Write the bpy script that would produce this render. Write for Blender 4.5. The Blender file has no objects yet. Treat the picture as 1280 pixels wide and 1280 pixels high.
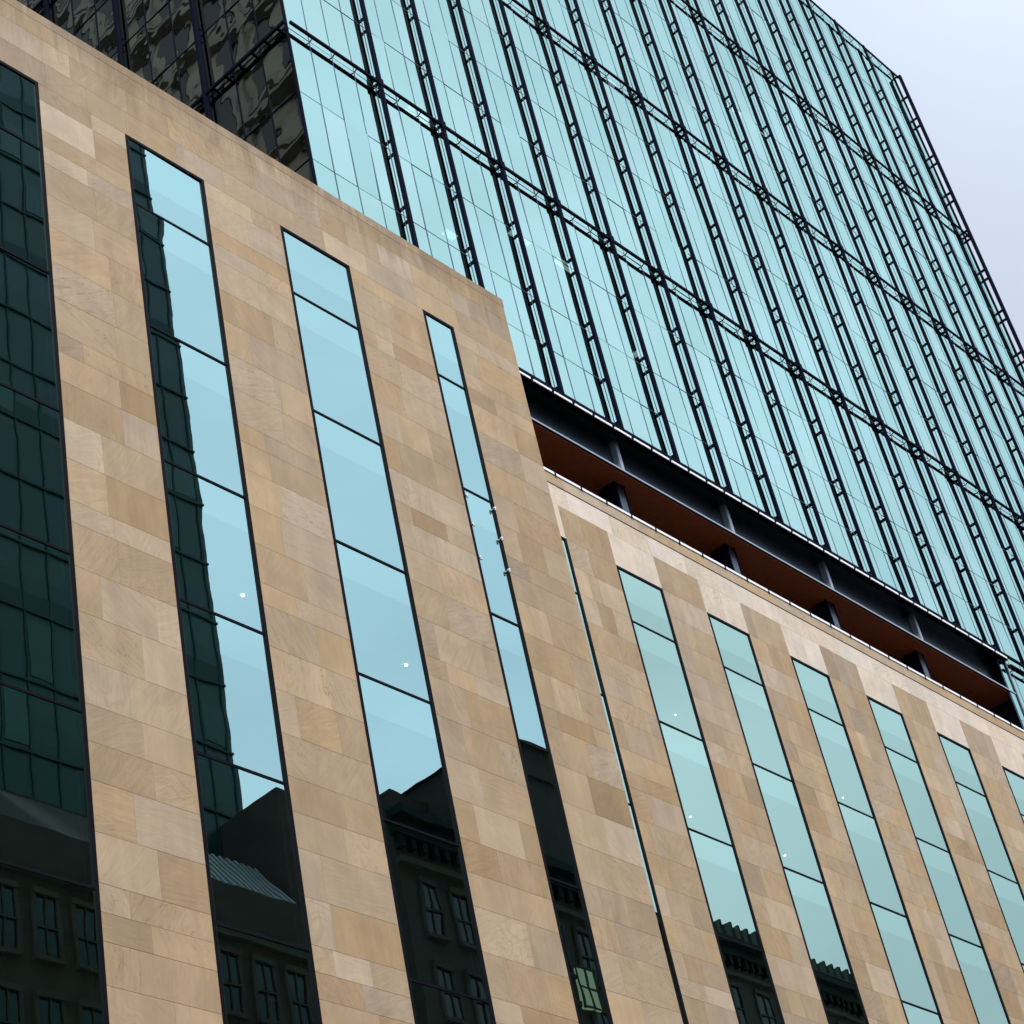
import bpy, math, random
from mathutils import Matrix, Vector

random.seed(11)
scene = bpy.context.scene
COL = scene.collection

# ------------------------------------------------------------------ camera
EYE = 1.65
RR = ((0.6678776, 0.34727254, 0.65828663),      # columns of the fitted rotation: world X, Y, Z in camera axes
      (-0.72124412, 0.52029279, 0.45727709),
      (-0.18370201, -0.78019049, 0.59796018))
WX, WY, WZ = RR
right = Vector((WX[0], WY[0], WZ[0]))
down = Vector((WX[1], WY[1], WZ[1]))
fwd = Vector((WX[2], WY[2], WZ[2]))
cam_d = bpy.data.cameras.new('camera')
cam = bpy.data.objects.new('camera', cam_d)
COL.objects.link(cam)
m = Matrix((right, -down, -fwd)).transposed().to_4x4()
m.translation = Vector((0, 0, EYE))
cam.matrix_world = m
cam_d.sensor_width = 36
cam_d.lens = 36 * 2646.8 / 1280
cam_d.clip_start = 0.1
cam_d.clip_end = 3000
scene.camera = cam

# ------------------------------------------------------------------ world, sun, exposure
SUN_EL, SUN_AZ = math.radians(55), math.radians(-130)      # azimuth from +X towards +Y
world = bpy.data.worlds.new('World')
scene.world = world
world.use_nodes = True
nt = world.node_tree
nt.nodes.clear()
out = nt.nodes.new('ShaderNodeOutputWorld')
bg = nt.nodes.new('ShaderNodeBackground')
sky = nt.nodes.new('ShaderNodeTexSky')
sky.sky_type = 'NISHITA'
sky.sun_disc = False
sky.sun_elevation = SUN_EL
sky.sun_rotation = math.pi / 2 - SUN_AZ
sky.air_density = 1.0
sky.dust_density = 2.0
tc = nt.nodes.new('ShaderNodeTexCoord')
mp = nt.nodes.new('ShaderNodeMapping')
mp.inputs['Scale'].default_value = (1.0, 1.0, 2.2)
nz = nt.nodes.new('ShaderNodeTexNoise')
nz.inputs['Scale'].default_value = 1.6
nz.inputs['Detail'].default_value = 6
nz.inputs['Roughness'].default_value = 0.55
mr = nt.nodes.new('ShaderNodeMapRange')
mr.inputs['From Min'].default_value = 0.36
mr.inputs['From Max'].default_value = 0.68
mr.inputs['To Min'].default_value = 0.86
mr.inputs['To Max'].default_value = 0.98
mix = nt.nodes.new('ShaderNodeMix')
mix.data_type = 'RGBA'
L = nt.links
L.new(tc.outputs['Generated'], mp.inputs['Vector'])
L.new(mp.outputs['Vector'], nz.inputs['Vector'])
L.new(nz.outputs['Fac'], mr.inputs['Value'])
L.new(mr.outputs['Result'], mix.inputs['Factor'])
# cloud glow over the street, added out of view to brighten the glass reflections
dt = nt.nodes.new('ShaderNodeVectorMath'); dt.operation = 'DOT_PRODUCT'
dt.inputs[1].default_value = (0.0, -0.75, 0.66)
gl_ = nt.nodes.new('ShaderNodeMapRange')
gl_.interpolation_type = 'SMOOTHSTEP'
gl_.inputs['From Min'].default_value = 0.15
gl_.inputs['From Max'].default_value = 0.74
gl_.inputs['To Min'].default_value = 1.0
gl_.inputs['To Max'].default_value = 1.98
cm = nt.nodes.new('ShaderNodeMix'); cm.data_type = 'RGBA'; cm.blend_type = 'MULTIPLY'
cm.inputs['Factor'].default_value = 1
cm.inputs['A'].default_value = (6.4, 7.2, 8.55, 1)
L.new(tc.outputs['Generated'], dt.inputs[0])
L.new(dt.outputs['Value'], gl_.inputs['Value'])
# broken cloud in the bright part
n2 = nt.nodes.new('ShaderNodeTexNoise')
n2.inputs['Scale'].default_value = 3.2; n2.inputs['Detail'].default_value = 5; n2.inputs['Roughness'].default_value = 0.5; n2.inputs['Distortion'].default_value = 0.6
r2 = nt.nodes.new('ShaderNodeMapRange')
for k_, v_ in (('From Min', 0.3), ('From Max', 0.7), ('To Min', 0.66), ('To Max', 1.12)): r2.inputs[k_].default_value = v_
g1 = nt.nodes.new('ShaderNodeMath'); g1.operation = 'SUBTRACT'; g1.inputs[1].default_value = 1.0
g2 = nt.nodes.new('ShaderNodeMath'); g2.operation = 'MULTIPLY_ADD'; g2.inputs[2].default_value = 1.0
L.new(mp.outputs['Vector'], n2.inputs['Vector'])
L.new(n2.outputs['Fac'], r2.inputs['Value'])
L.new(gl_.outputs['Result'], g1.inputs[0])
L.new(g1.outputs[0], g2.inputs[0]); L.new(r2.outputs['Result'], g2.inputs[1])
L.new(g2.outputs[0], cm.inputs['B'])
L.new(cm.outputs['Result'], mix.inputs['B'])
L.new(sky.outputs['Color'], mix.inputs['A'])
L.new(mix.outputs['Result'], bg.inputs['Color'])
bg.inputs['Strength'].default_value = 0.075
L.new(bg.outputs['Background'], out.inputs['Surface'])

sun_d = bpy.data.lights.new('sun', 'SUN')
sun_d.energy = 4.2
sun_d.angle = math.radians(9)
sun_d.color = (1.0, 0.95, 0.87)
sun = bpy.data.objects.new('sun', sun_d)
COL.objects.link(sun)
to_sun = Vector((math.cos(SUN_EL) * math.cos(SUN_AZ), math.cos(SUN_EL) * math.sin(SUN_AZ), math.sin(SUN_EL)))
sun.rotation_euler = to_sun.to_track_quat('Z', 'Y').to_euler()
sun.location = to_sun * 300

scene.view_settings.view_transform = 'Standard'
scene.view_settings.look = 'None'
scene.view_settings.gamma = 1
scene.view_settings.exposure = 0.45
scene.render.resolution_x = 1024
scene.render.resolution_y = 1024
scene.cycles.max_bounces = 8
scene.cycles.glossy_bounces = 5
scene.cycles.transparent_max_bounces = 8
scene.cycles.caustics_reflective = False
scene.cycles.caustics_refractive = False

# ------------------------------------------------------------------ mesh and object helpers
class MB:
    def __init__(s):
        s.v = []; s.f = []; s.a = []; s.b = []

    def quad(s, p0, p1, p2, p3, tone=0.0, rnd=0.0):
        n = len(s.v)
        s.v += [tuple(p0), tuple(p1), tuple(p2), tuple(p3)]
        s.f.append((n, n + 1, n + 2, n + 3)); s.a.append(tone); s.b.append(rnd)

    def box(s, x0, x1, y0, y1, z0, z1, tone=0.0, rnd=0.0, skip=''):
        n = len(s.v)
        s.v += [(x0, y0, z0), (x1, y0, z0), (x1, y1, z0), (x0, y1, z0), (x0, y0, z1), (x1, y0, z1), (x1, y1, z1), (x0, y1, z1)]
        F = {'b': (0, 3, 2, 1), 't': (4, 5, 6, 7), 'f': (0, 1, 5, 4), 'r': (1, 2, 6, 5), 'k': (2, 3, 7, 6), 'l': (3, 0, 4, 7)}
        for k, q in F.items():
            if k in skip: continue
            s.f.append(tuple(n + i for i in q)); s.a.append(tone); s.b.append(rnd)

    def bar(s, p, q, w, h):
        p, q = Vector(p), Vector(q)
        d = (q - p).normalized()
        u = d.cross(Vector((0, 0, 1)))
        if u.length < 1e-4: u = Vector((1, 0, 0))
        u.normalize()
        t = u.cross(d)
        n = len(s.v)
        for c in (p, q):
            for a, b in ((-1, -1), (1, -1), (1, 1), (-1, 1)):
                s.v.append(tuple(c + u * a * w / 2 + t * b * h / 2))
        for q4 in ((3, 2, 1, 0), (4, 5, 6, 7), (0, 1, 5, 4), (1, 2, 6, 5), (2, 3, 7, 6), (3, 0, 4, 7)):
            s.f.append(tuple(n + i for i in q4)); s.a.append(0); s.b.append(0)

    def disc(s, c, r, h, n=10):
        """short cylinder standing on -Z of point c"""
        k = len(s.v)
        for z in (0, -h):
            for i in range(n):
                t = 2 * math.pi * i / n
                s.v.append((c[0] + r * math.cos(t), c[1] + r * math.sin(t), c[2] + z))
        s.f.append(tuple(k + i for i in range(n))); s.f.append(tuple(k + n + i for i in reversed(range(n))))
        for i in range(n):
            j = (i + 1) % n
            s.f.append((k + i, k + n + i, k + n + j, k + j))
        s.a += [0] * (n + 2); s.b += [0] * (n + 2)

    def build(s, name, mat, parent=None, attrs=False):
        base = Vector(WORLD[parent.name]) if parent else Vector((0, 0, 0))
        me = bpy.data.meshes.new(name)
        me.from_pydata([(x - base.x, y - base.y, z - base.z) for x, y, z in s.v], [], s.f)
        if attrs:
            for nm, arr in (('tone', s.a), ('seed', s.b)):
                at = me.attributes.new(nm, 'FLOAT', 'FACE')
                at.data.foreach_set('value', arr)
        me.update()
        me.materials.append(mat)
        o = bpy.data.objects.new(name, me)
        COL.objects.link(o)
        if parent: o.parent = parent
        WORLD[o.name] = tuple(base)
        return o


WORLD = {}


def thing(name, label, cat, loc, group=None):
    o = bpy.data.objects.new(name, None)
    COL.objects.link(o)
    o.location = loc
    o.empty_display_size = 1
    WORLD[o.name] = tuple(loc)
    o['label'] = label; o['category'] = cat
    if group: o['group'] = group
    return o


def copy_part(src, parent, offset):
    c = src.copy()
    COL.objects.link(c)
    c.parent = parent
    c.location = Vector(src.location) + Vector(offset)
    WORLD[c.name] = WORLD[parent.name]
    return c


# ------------------------------------------------------------------ materials
def new_mat(name):
    mt = bpy.data.materials.new(name)
    mt.use_nodes = True
    t = mt.node_tree
    t.nodes.clear()
    return mt, t, t.nodes.new('ShaderNodeOutputMaterial')


def N(t, kind, **kw):
    n = t.nodes.new(kind)
    for k, v in kw.items():
        if k in n.inputs: n.inputs[k].default_value = v
        else: setattr(n, k, v)
    return n


def plain(name, col, rough=0.5, metal=0.0, var=0.15, scale=2.0, bump=0.0, bscale=30, spec=0.5):
    mt, t, o = new_mat(name)
    p = N(t, 'ShaderNodeBsdfPrincipled', Roughness=rough, Metallic=metal)
    p.inputs['Specular IOR Level'].default_value = spec
    tcn = N(t, 'ShaderNodeTexCoord')
    nn = N(t, 'ShaderNodeTexNoise', Scale=scale, Detail=5.0)
    t.links.new(tcn.outputs['Object'], nn.inputs['Vector'])
    mx = N(t, 'ShaderNodeMix', data_type='RGBA')
    mx.inputs['A'].default_value = (*[c * (1 - var) for c in col], 1)
    mx.inputs['B'].default_value = (*[min(1, c * (1 + var)) for c in col], 1)
    t.links.new(nn.outputs['Fac'], mx.inputs['Factor'])
    t.links.new(mx.outputs['Result'], p.inputs['Base Color'])
    if bump:
        n2 = N(t, 'ShaderNodeTexNoise', Scale=bscale, Detail=4.0)
        t.links.new(tcn.outputs['Object'], n2.inputs['Vector'])
        bp = N(t, 'ShaderNodeBump', Strength=bump, Distance=0.02)
        t.links.new(n2.outputs['Fac'], bp.inputs['Height'])
        t.links.new(bp.outputs['Normal'], p.inputs['Normal'])
    t.links.new(p.outputs['BSDF'], o.inputs['Surface'])
    return mt


def emit(name, col, strength):
    mt, t, o = new_mat(name)
    e = N(t, 'ShaderNodeEmission', Color=(*col, 1), Strength=strength)
    t.links.new(e.outputs['Emission'], o.inputs['Surface'])
    return mt


def glass(name, tint, through, refl, wave, wscale, vary=0.0):
    """coated facade glass: a tinted mirror over a dark see-through pane"""
    mt, t, o = new_mat(name)
    tcn = N(t, 'ShaderNodeTexCoord')
    nn = N(t, 'ShaderNodeTexNoise', Scale=wscale, Detail=1.5)
    t.links.new(tcn.outputs['Object'], nn.inputs['Vector'])
    bp = N(t, 'ShaderNodeBump', Strength=1.0, Distance=wave)
    t.links.new(nn.outputs['Fac'], bp.inputs['Height'])
    g = N(t, 'ShaderNodeBsdfGlossy', Roughness=0.0)
    g.inputs['Color'].default_value = (*tint, 1)
    t.links.new(bp.outputs['Normal'], g.inputs['Normal'])
    if vary:                                    # every pane comes from another batch of coating
        at = N(t, 'ShaderNodeAttribute', attribute_name='seed')
        hs = N(t, 'ShaderNodeHueSaturation'); hs.inputs['Color'].default_value = (*tint, 1)
        for sock, lo, hi, src in (('Value', 1 - vary, 1 + vary, at.outputs['Fac']), ('Saturation', 1 + 2.5 * vary, 1 - 2.5 * vary, at.outputs['Fac'])):
            r = N(t, 'ShaderNodeMapRange'); r.inputs['To Min'].default_value = lo; r.inputs['To Max'].default_value = hi
            t.links.new(src, r.inputs['Value']); t.links.new(r.outputs['Result'], hs.inputs[sock])
        t.links.new(hs.outputs['Color'], g.inputs['Color'])
    tr = N(t, 'ShaderNodeBsdfTransparent')
    tr.inputs['Color'].default_value = (*through, 1)
    lw = N(t, 'ShaderNodeLayerWeight', Blend=0.35)
    ma = N(t, 'ShaderNodeMapRange')
    ma.inputs['To Min'].default_value = refl
    ma.inputs['To Max'].default_value = 1.0
    t.links.new(lw.outputs['Fresnel'], ma.inputs['Value'])
    ms = N(t, 'ShaderNodeMixShader')
    t.links.new(ma.outputs['Result'], ms.inputs['Fac'])
    t.links.new(tr.outputs['BSDF'], ms.inputs[1])
    t.links.new(g.outputs['BSDF'], ms.inputs[2])
    t.links.new(ms.outputs['Shader'], o.inputs['Surface'])
    return mt


def sandstone(name, ramp, joint=(0.13, 0.10, 0.07), stain_z=None):
    """veined sandstone; every block carries its own tone and vein seed as face attributes"""
    mt, t, o = new_mat(name)
    lk = t.links.new
    p = N(t, 'ShaderNodeBsdfPrincipled', Roughness=0.85)
    p.inputs['Specular IOR Level'].default_value = 0.25
    tcn = N(t, 'ShaderNodeTexCoord')
    at = N(t, 'ShaderNodeAttribute', attribute_name='tone')
    sd = N(t, 'ShaderNodeAttribute', attribute_name='seed')
    cr = N(t, 'ShaderNodeValToRGB')
    els = cr.color_ramp.elements
    while len(els) < len(ramp): els.new(0.5)
    for e, (pos, c) in zip(els, ramp):
        e.position = pos; e.color = (*c, 1)
    lk(at.outputs['Fac'], cr.inputs['Fac'])
    # vein coordinates: shift and turn with the block's seed
    off = N(t, 'ShaderNodeVectorMath', operation='SCALE')
    off.inputs[0].default_value = (37.0, 11.0, 53.0)
    lk(sd.outputs['Fac'], off.inputs['Scale'])
    add = N(t, 'ShaderNodeVectorMath', operation='ADD')
    lk(tcn.outputs['Object'], add.inputs[0]); lk(off.outputs[0], add.inputs[1])
    rot = N(t, 'ShaderNodeVectorRotate', rotation_type='Y_AXIS')
    ang = N(t, 'ShaderNodeMath', operation='MULTIPLY')
    ang.inputs[1].default_value = 9.0
    lk(sd.outputs['Fac'], ang.inputs[0])
    sn = N(t, 'ShaderNodeMath', operation='SNAP'); sn.inputs[1].default_value = 0.52
    lk(ang.outputs[0], sn.inputs[0])
    lk(add.outputs[0], rot.inputs['Vector']); lk(sn.outputs[0], rot.inputs['Angle'])
    st = N(t, 'ShaderNodeVectorMath', operation='MULTIPLY')
    st.inputs[1].default_value = (0.55, 1.0, 3.2)
    lk(rot.outputs[0], st.inputs[0])
    v1 = N(t, 'ShaderNodeTexNoise', Scale=1.5, Detail=7.0, Roughness=0.6, Distortion=1.7)
    lk(st.outputs[0], v1.inputs['Vector'])
    v2 = N(t, 'ShaderNodeTexNoise', Scale=0.9, Detail=3.0, Roughness=0.5, Distortion=0.5)
    lk(add.outputs[0], v2.inputs['Vector'])
    v3 = N(t, 'ShaderNodeTexNoise', Scale=45.0, Detail=4.0, Roughness=0.7)
    lk(tcn.outputs['Object'], v3.inputs['Vector'])
    def rng(src, a, b, lo, hi):
        r = N(t, 'ShaderNodeMapRange')
        r.inputs['From Min'].default_value = a; r.inputs['From Max'].default_value = b
        r.inputs['To Min'].default_value = lo; r.inputs['To Max'].default_value = hi
        lk(src, r.inputs['Value']); return r.outputs['Result']
    def mul(c, f):
        mm = N(t, 'ShaderNodeMix', data_type='RGBA', blend_type='MULTIPLY')
        mm.inputs['Factor'].default_value = 1
        lk(c, mm.inputs['A']); lk(f, mm.inputs['B']); return mm.outputs['Result']
    amp = N(t, 'ShaderNodeMath', operation='FRACT')
    m3 = N(t, 'ShaderNodeMath', operation='MULTIPLY'); m3.inputs[1].default_value = 3.77
    lk(sd.outputs['Fac'], m3.inputs[0]); lk(m3.outputs[0], amp.inputs[0])
    lo = rng(amp.outputs[0], 0.4, 1.0, 0.97, 0.82)
    vr = N(t, 'ShaderNodeMapRange')
    vr.inputs['From Min'].default_value = 0.3; vr.inputs['From Max'].default_value = 0.72; vr.inputs['To Max'].default_value = 1.06
    lk(v1.outputs['Fac'], vr.inputs['Value']); lk(lo, vr.inputs['To Min'])
    vein = vr.outputs['Result']
    gsel = N(t, 'ShaderNodeMath', operation='FRACT')
    m5 = N(t, 'ShaderNodeMath', operation='MULTIPLY'); m5.inputs[1].default_value = 5.13
    lk(sd.outputs['Fac'], m5.inputs[0]); lk(m5.outputs[0], gsel.inputs[0])
    hsv = N(t, 'ShaderNodeHueSaturation')
    lk(cr.outputs['Color'], hsv.inputs['Color']); lk(rng(gsel.outputs[0], 0, 1, 0.82, 1.17), hsv.inputs['Saturation'])
    c = mul(hsv.outputs['Color'], vein)
    c = mul(c, rng(v2.outputs['Fac'], 0.3, 0.7, 0.88, 1.06))
    c = mul(c, rng(v3.outputs['Fac'], 0.25, 0.75, 0.93, 1.06))
    ws = N(t, 'ShaderNodeVectorMath', operation='MULTIPLY'); ws.inputs[1].default_value = (2.2, 2.2, 0.14)
    lk(tcn.outputs['Object'], ws.inputs[0])
    wn = N(t, 'ShaderNodeTexNoise', Scale=1.0, Detail=5.0, Roughness=0.6)
    lk(ws.outputs[0], wn.inputs['Vector'])
    c = mul(c, rng(wn.outputs['Fac'], 0.35, 0.7, 0.9, 1.03))
    if stain_z:
        # dirt washed down from the coping: ragged dark runs that thin out about a metre and a half below it
        sx = N(t, 'ShaderNodeSeparateXYZ'); lk(tcn.outputs['Object'], sx.inputs[0])
        rs = N(t, 'ShaderNodeVectorMath', operation='MULTIPLY'); rs.inputs[1].default_value = (1.5, 1.0, 0.22)
        lk(tcn.outputs['Object'], rs.inputs[0])
        rn = N(t, 'ShaderNodeTexNoise', Scale=1.3, Detail=6.0, Roughness=0.68, Distortion=0.9); lk(rs.outputs[0], rn.inputs['Vector'])
        reach = rng(sx.outputs['Z'], stain_z - 1.9, stain_z + 0.1, -0.22, 0.16)
        ad = N(t, 'ShaderNodeMath', operation='ADD'); lk(rn.outputs['Fac'], ad.inputs[0]); lk(reach, ad.inputs[1])
        dirt = N(t, 'ShaderNodeMix', data_type='RGBA')
        dirt.inputs['B'].default_value = (0.20, 0.15, 0.10, 1)
        lk(rng(ad.outputs[0], 0.46, 0.72, 0.0, 0.72), dirt.inputs['Factor']); lk(c, dirt.inputs['A'])
        c = dirt.outputs['Result']
    # rings of iron banding that swirl through about one block in five
    bn = N(t, 'ShaderNodeTexNoise', Scale=0.75, Detail=2.0, Roughness=0.45, Distortion=1.1)
    lk(add.outputs[0], bn.inputs['Vector'])
    b1 = N(t, 'ShaderNodeMath', operation='MULTIPLY'); b1.inputs[1].default_value = 62.0; lk(bn.outputs['Fac'], b1.inputs[0])
    b2 = N(t, 'ShaderNodeMath', operation='SINE'); lk(b1.outputs[0], b2.inputs[0])
    bl = rng(b2.outputs[0], 0.1, 1.0, 0.0, 1.0)
    m9 = N(t, 'ShaderNodeMath', operation='MULTIPLY'); m9.inputs[1].default_value = 9.47
    lk(sd.outputs['Fac'], m9.inputs[0])
    f9 = N(t, 'ShaderNodeMath', operation='FRACT'); lk(m9.outputs[0], f9.inputs[0])
    patch = rng(v2.outputs['Fac'], 0.42, 0.62, 0.0, 1.0)
    pm = N(t, 'ShaderNodeMath', operation='MULTIPLY'); lk(bl, pm.inputs[0]); lk(patch, pm.inputs[1])
    pm2 = N(t, 'ShaderNodeMath', operation='MULTIPLY'); lk(pm.outputs[0], pm2.inputs[0]); lk(rng(f9.outputs[0], 0.74, 0.95, 0.0, 0.27), pm2.inputs[1])
    bd = N(t, 'ShaderNodeMix', data_type='RGBA'); bd.inputs['B'].default_value = (0.23, 0.16, 0.095, 1)
    lk(pm2.outputs[0], bd.inputs['Factor']); lk(c, bd.inputs['A'])
    c = bd.outputs['Result']
    # dark hairline veins on some blocks
    vv = N(t, 'ShaderNodeTexNoise', Scale=0.8, Detail=4.0, Roughness=0.55, Distortion=2.6)
    lk(st.outputs[0], vv.inputs['Vector'])
    ab = N(t, 'ShaderNodeMath', operation='SUBTRACT'); ab.inputs[1].default_value = 0.5
    lk(vv.outputs['Fac'], ab.inputs[0])
    ab2 = N(t, 'ShaderNodeMath', operation='ABSOLUTE'); lk(ab.outputs[0], ab2.inputs[0])
    line = rng(ab2.outputs[0], 0.0, 0.014, 1.0, 0.0)
    frq = N(t, 'ShaderNodeMath', operation='FRACT')
    m7 = N(t, 'ShaderNodeMath', operation='MULTIPLY'); m7.inputs[1].default_value = 7.31
    lk(sd.outputs['Fac'], m7.inputs[0]); lk(m7.outputs[0], frq.inputs[0])
    few = rng(frq.outputs[0], 0.5, 0.95, 0.0, 0.6)
    ml = N(t, 'ShaderNodeMath', operation='MULTIPLY'); lk(line, ml.inputs[0]); lk(few, ml.inputs[1])
    ochre = N(t, 'ShaderNodeMix', data_type='RGBA')
    ochre.inputs['B'].default_value = (0.17, 0.105, 0.055, 1)
    lk(ml.outputs[0], ochre.inputs['Factor']); lk(c, ochre.inputs['A'])
    c = ochre.outputs['Result']
    # rust spots
    sp = N(t, 'ShaderNodeTexNoise', Scale=2.3, Detail=5.0, Roughness=0.65, Distortion=0.8)
    lk(add.outputs[0], sp.inputs['Vector'])
    spot = N(t, 'ShaderNodeMix', data_type='RGBA')
    spot.inputs['B'].default_value = (0.25, 0.14, 0.06, 1)
    lk(rng(sp.outputs['Fac'], 0.66, 0.8, 0.0, 0.55), spot.inputs['Factor']); lk(c, spot.inputs['A'])
    c = spot.outputs['Result']
    # mortar faces carry a negative tone
    ng = N(t, 'ShaderNodeMath', operation='LESS_THAN'); ng.inputs[1].default_value = -0.5
    lk(at.outputs['Fac'], ng.inputs[0])
    jt = N(t, 'ShaderNodeMix', data_type='RGBA')
    jt.inputs['B'].default_value = (*joint, 1)
    lk(ng.outputs[0], jt.inputs['Factor']); lk(c, jt.inputs['A'])
    lk(jt.outputs['Result'], p.inputs['Base Color'])
    bp = N(t, 'ShaderNodeBump', Strength=0.35, Distance=0.02)
    hs = N(t, 'ShaderNodeMath', operation='ADD'); lk(v1.outputs['Fac'], hs.inputs[0])
    h3 = N(t, 'ShaderNodeMath', operation='MULTIPLY'); h3.inputs[1].default_value = 0.35
    lk(v3.outputs['Fac'], h3.inputs[0]); lk(h3.outputs[0], hs.inputs[1])
    lk(hs.outputs[0], bp.inputs['Height']); lk(bp.outputs['Normal'], p.inputs['Normal'])
    lk(p.outputs['BSDF'], o.inputs['Surface'])
    return mt


RAMP = [(0.0, (0.325, 0.24, 0.155)), (0.3, (0.395, 0.295, 0.195)), (0.6, (0.445, 0.338, 0.228)),
                                (0.8, (0.49, 0.383, 0.27)), (0.88, (0.57, 0.475, 0.375)), (1.0, (0.66, 0.575, 0.49))]
STONE = sandstone('sandstone', RAMP)
STONE_DIRTY = sandstone('weathered_sandstone', RAMP, stain_z=EYE + 1.645 * 26.0)
FRAME = plain('black_window_frame', (0.003, 0.004, 0.007), 0.7, 0.0, spec=0.08)
METAL = plain('dark_facade_metal', (0.002, 0.0032, 0.012), 0.75, 0.0, spec=0.03)
JOINT = plain('grey_glass_joint', (0.055, 0.10, 0.15), 0.6, spec=0.2)
STEEL = plain('painted_girder_steel', (0.045, 0.062, 0.082), 0.25, 0.85, 0.35, 0.8, 0.15, 3)
EDGE = plain('pale_trim_and_skylit_edge', (0.30, 0.35, 0.41), 0.4, 0.6)
STRIP = plain('pale_aluminium', (0.8, 0.82, 0.88), 0.5, 0.0, 0.06)
WOOD = plain('dark_timber_soffit', (0.32, 0.075, 0.024), 0.55, 0, 0.35, 4)
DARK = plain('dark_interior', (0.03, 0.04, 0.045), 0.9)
SLAB = plain('interior_ceiling', (0.24, 0.26, 0.26), 0.9)
LAMP = emit('downlight_glow', (1.0, 0.97, 0.9), 15)
OFFICE = emit('office_light_glow', (0.95, 1.0, 1.0), 3.0)
CLIP = plain('steel_clip', (0.55, 0.55, 0.53), 0.3, 0.8)
PGLASS = (glass('podium_glass', (0.40, 0.615, 0.605), (0.34, 0.46, 0.44), 0.74, 0.0017, 0.6),
          glass('podium_spandrel_glass', (0.42, 0.65, 0.63), (0.25, 0.36, 0.36), 0.77, 0.0017, 0.6))
BGLASS = (glass('podium_glass_green', (0.43, 0.615, 0.53), (0.34, 0.48, 0.44), 0.74, 0.0014, 0.6),
          glass('podium_spandrel_glass_green', (0.445, 0.645, 0.555), (0.25, 0.38, 0.36), 0.80, 0.0014, 0.6))
TGLASS = glass('tower_glass', (0.43, 0.645, 0.595), (0.3, 0.42, 0.42), 0.84, 0.004, 0.7, 0.028)
ASPHALT = plain('asphalt', (0.05, 0.05, 0.052), 0.9, 0, 0.3, 3, 0.3, 60)
PAVE = plain('concrete_pavement', (0.42, 0.41, 0.39), 0.9, 0, 0.15, 1.5, 0.2, 40)

# ------------------------------------------------------------------ proportions (all levels are multiples of a facade's distance)
DA, DB, DT = 26.0, 31.2, 32.0
def zA(r): return EYE + r * DA
def zB(r): return EYE + r * DB
def zT(r): return EYE + r * DT

# ------------------------------------------------------------------ ground
gm = MB(); gm.quad((-1500, -1500, 0), (1500, -1500, 0), (1500, 1500, 0), (-1500, 1500, 0))
g = gm.build('ground', ASPHALT); g['kind'] = 'structure'
gm = MB(); gm.box(-120, 220, 20.5, 60, 0.0, 0.14, skip='b'); gm.box(-120, 220, -4.0, 2.5, 0.0, 0.14, skip='b')
g = gm.build('pavement', PAVE); g['kind'] = 'structure'

# ------------------------------------------------------------------ stone cladding
def blocks(mb, x0, x1, z0, z1, y, tone=None, lmin=0.55, lmax=1.75, depth=0.05, gap=0.008, jit=0.002, whole=False):
    """one course of stone blocks, butt jointed, on the plane y facing -Y"""
    xs = [x0]
    if whole:
        n = max(1, round((x1 - x0) / 1.25))
        xs = [x0 + (x1 - x0) * i / n for i in range(n + 1)]
    else:
        while x1 - xs[-1] > lmax * 1.15:
            r = random.uniform(lmin, lmax)
            if x1 - (xs[-1] + r) < lmin: break
            xs.append(xs[-1] + r)
        if x1 - xs[-1] > lmax * 1.15: xs.append((xs[-1] + x1) / 2 + random.uniform(-.25, .25))
        xs.append(x1)
    for a, b in zip(xs, xs[1:]):
        t = tone() if tone else min(0.76, max(0.0, random.gauss(0.45, 0.165)))
        ga = gap / 2 if a > x0 else 0
        gb = gap / 2 if b < x1 else 0
        dy = random.uniform(0, jit)
        mb.box(a + ga, b - gb, y + dy, y + depth, z0 + gap / 2, z1 - gap / 2, t, random.random(), skip='k')


def courses(z_top, z_bot, pattern=None):
    zs = [z_top]
    while zs[-1] - z_bot > 1.7:
        h = random.choice((1.1, 1.1, 1.12, 0.58, 1.05, 0.85))
        zs.append(zs[-1] - h)
    if zs[-1] - z_bot > 0.05: zs.append(z_bot)
    return zs


def backing(mb, rects, y):
    for x0, x1, z0, z1 in rects:
        mb.quad((x0, y, z0), (x1, y, z0), (x1, y, z1), (x0, y, z1), -1.0, 0.0)


# ------------------------------------------------------------------ window strips of the podiums
def tilt_pane(mb, x0, x1, z0, z1, y, ax, az):
    """a pane with its own slight setting error: ax about X, az about Z"""
    cx, cz = (x0 + x1) / 2, (z0 + z1) / 2
    def P(x, z): return (x, y + (x - cx) * az + (z - cz) * ax, z)
    mb.quad(P(x0, z0), P(x1, z0), P(x1, z1), P(x0, z1), 0, random.random())


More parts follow.
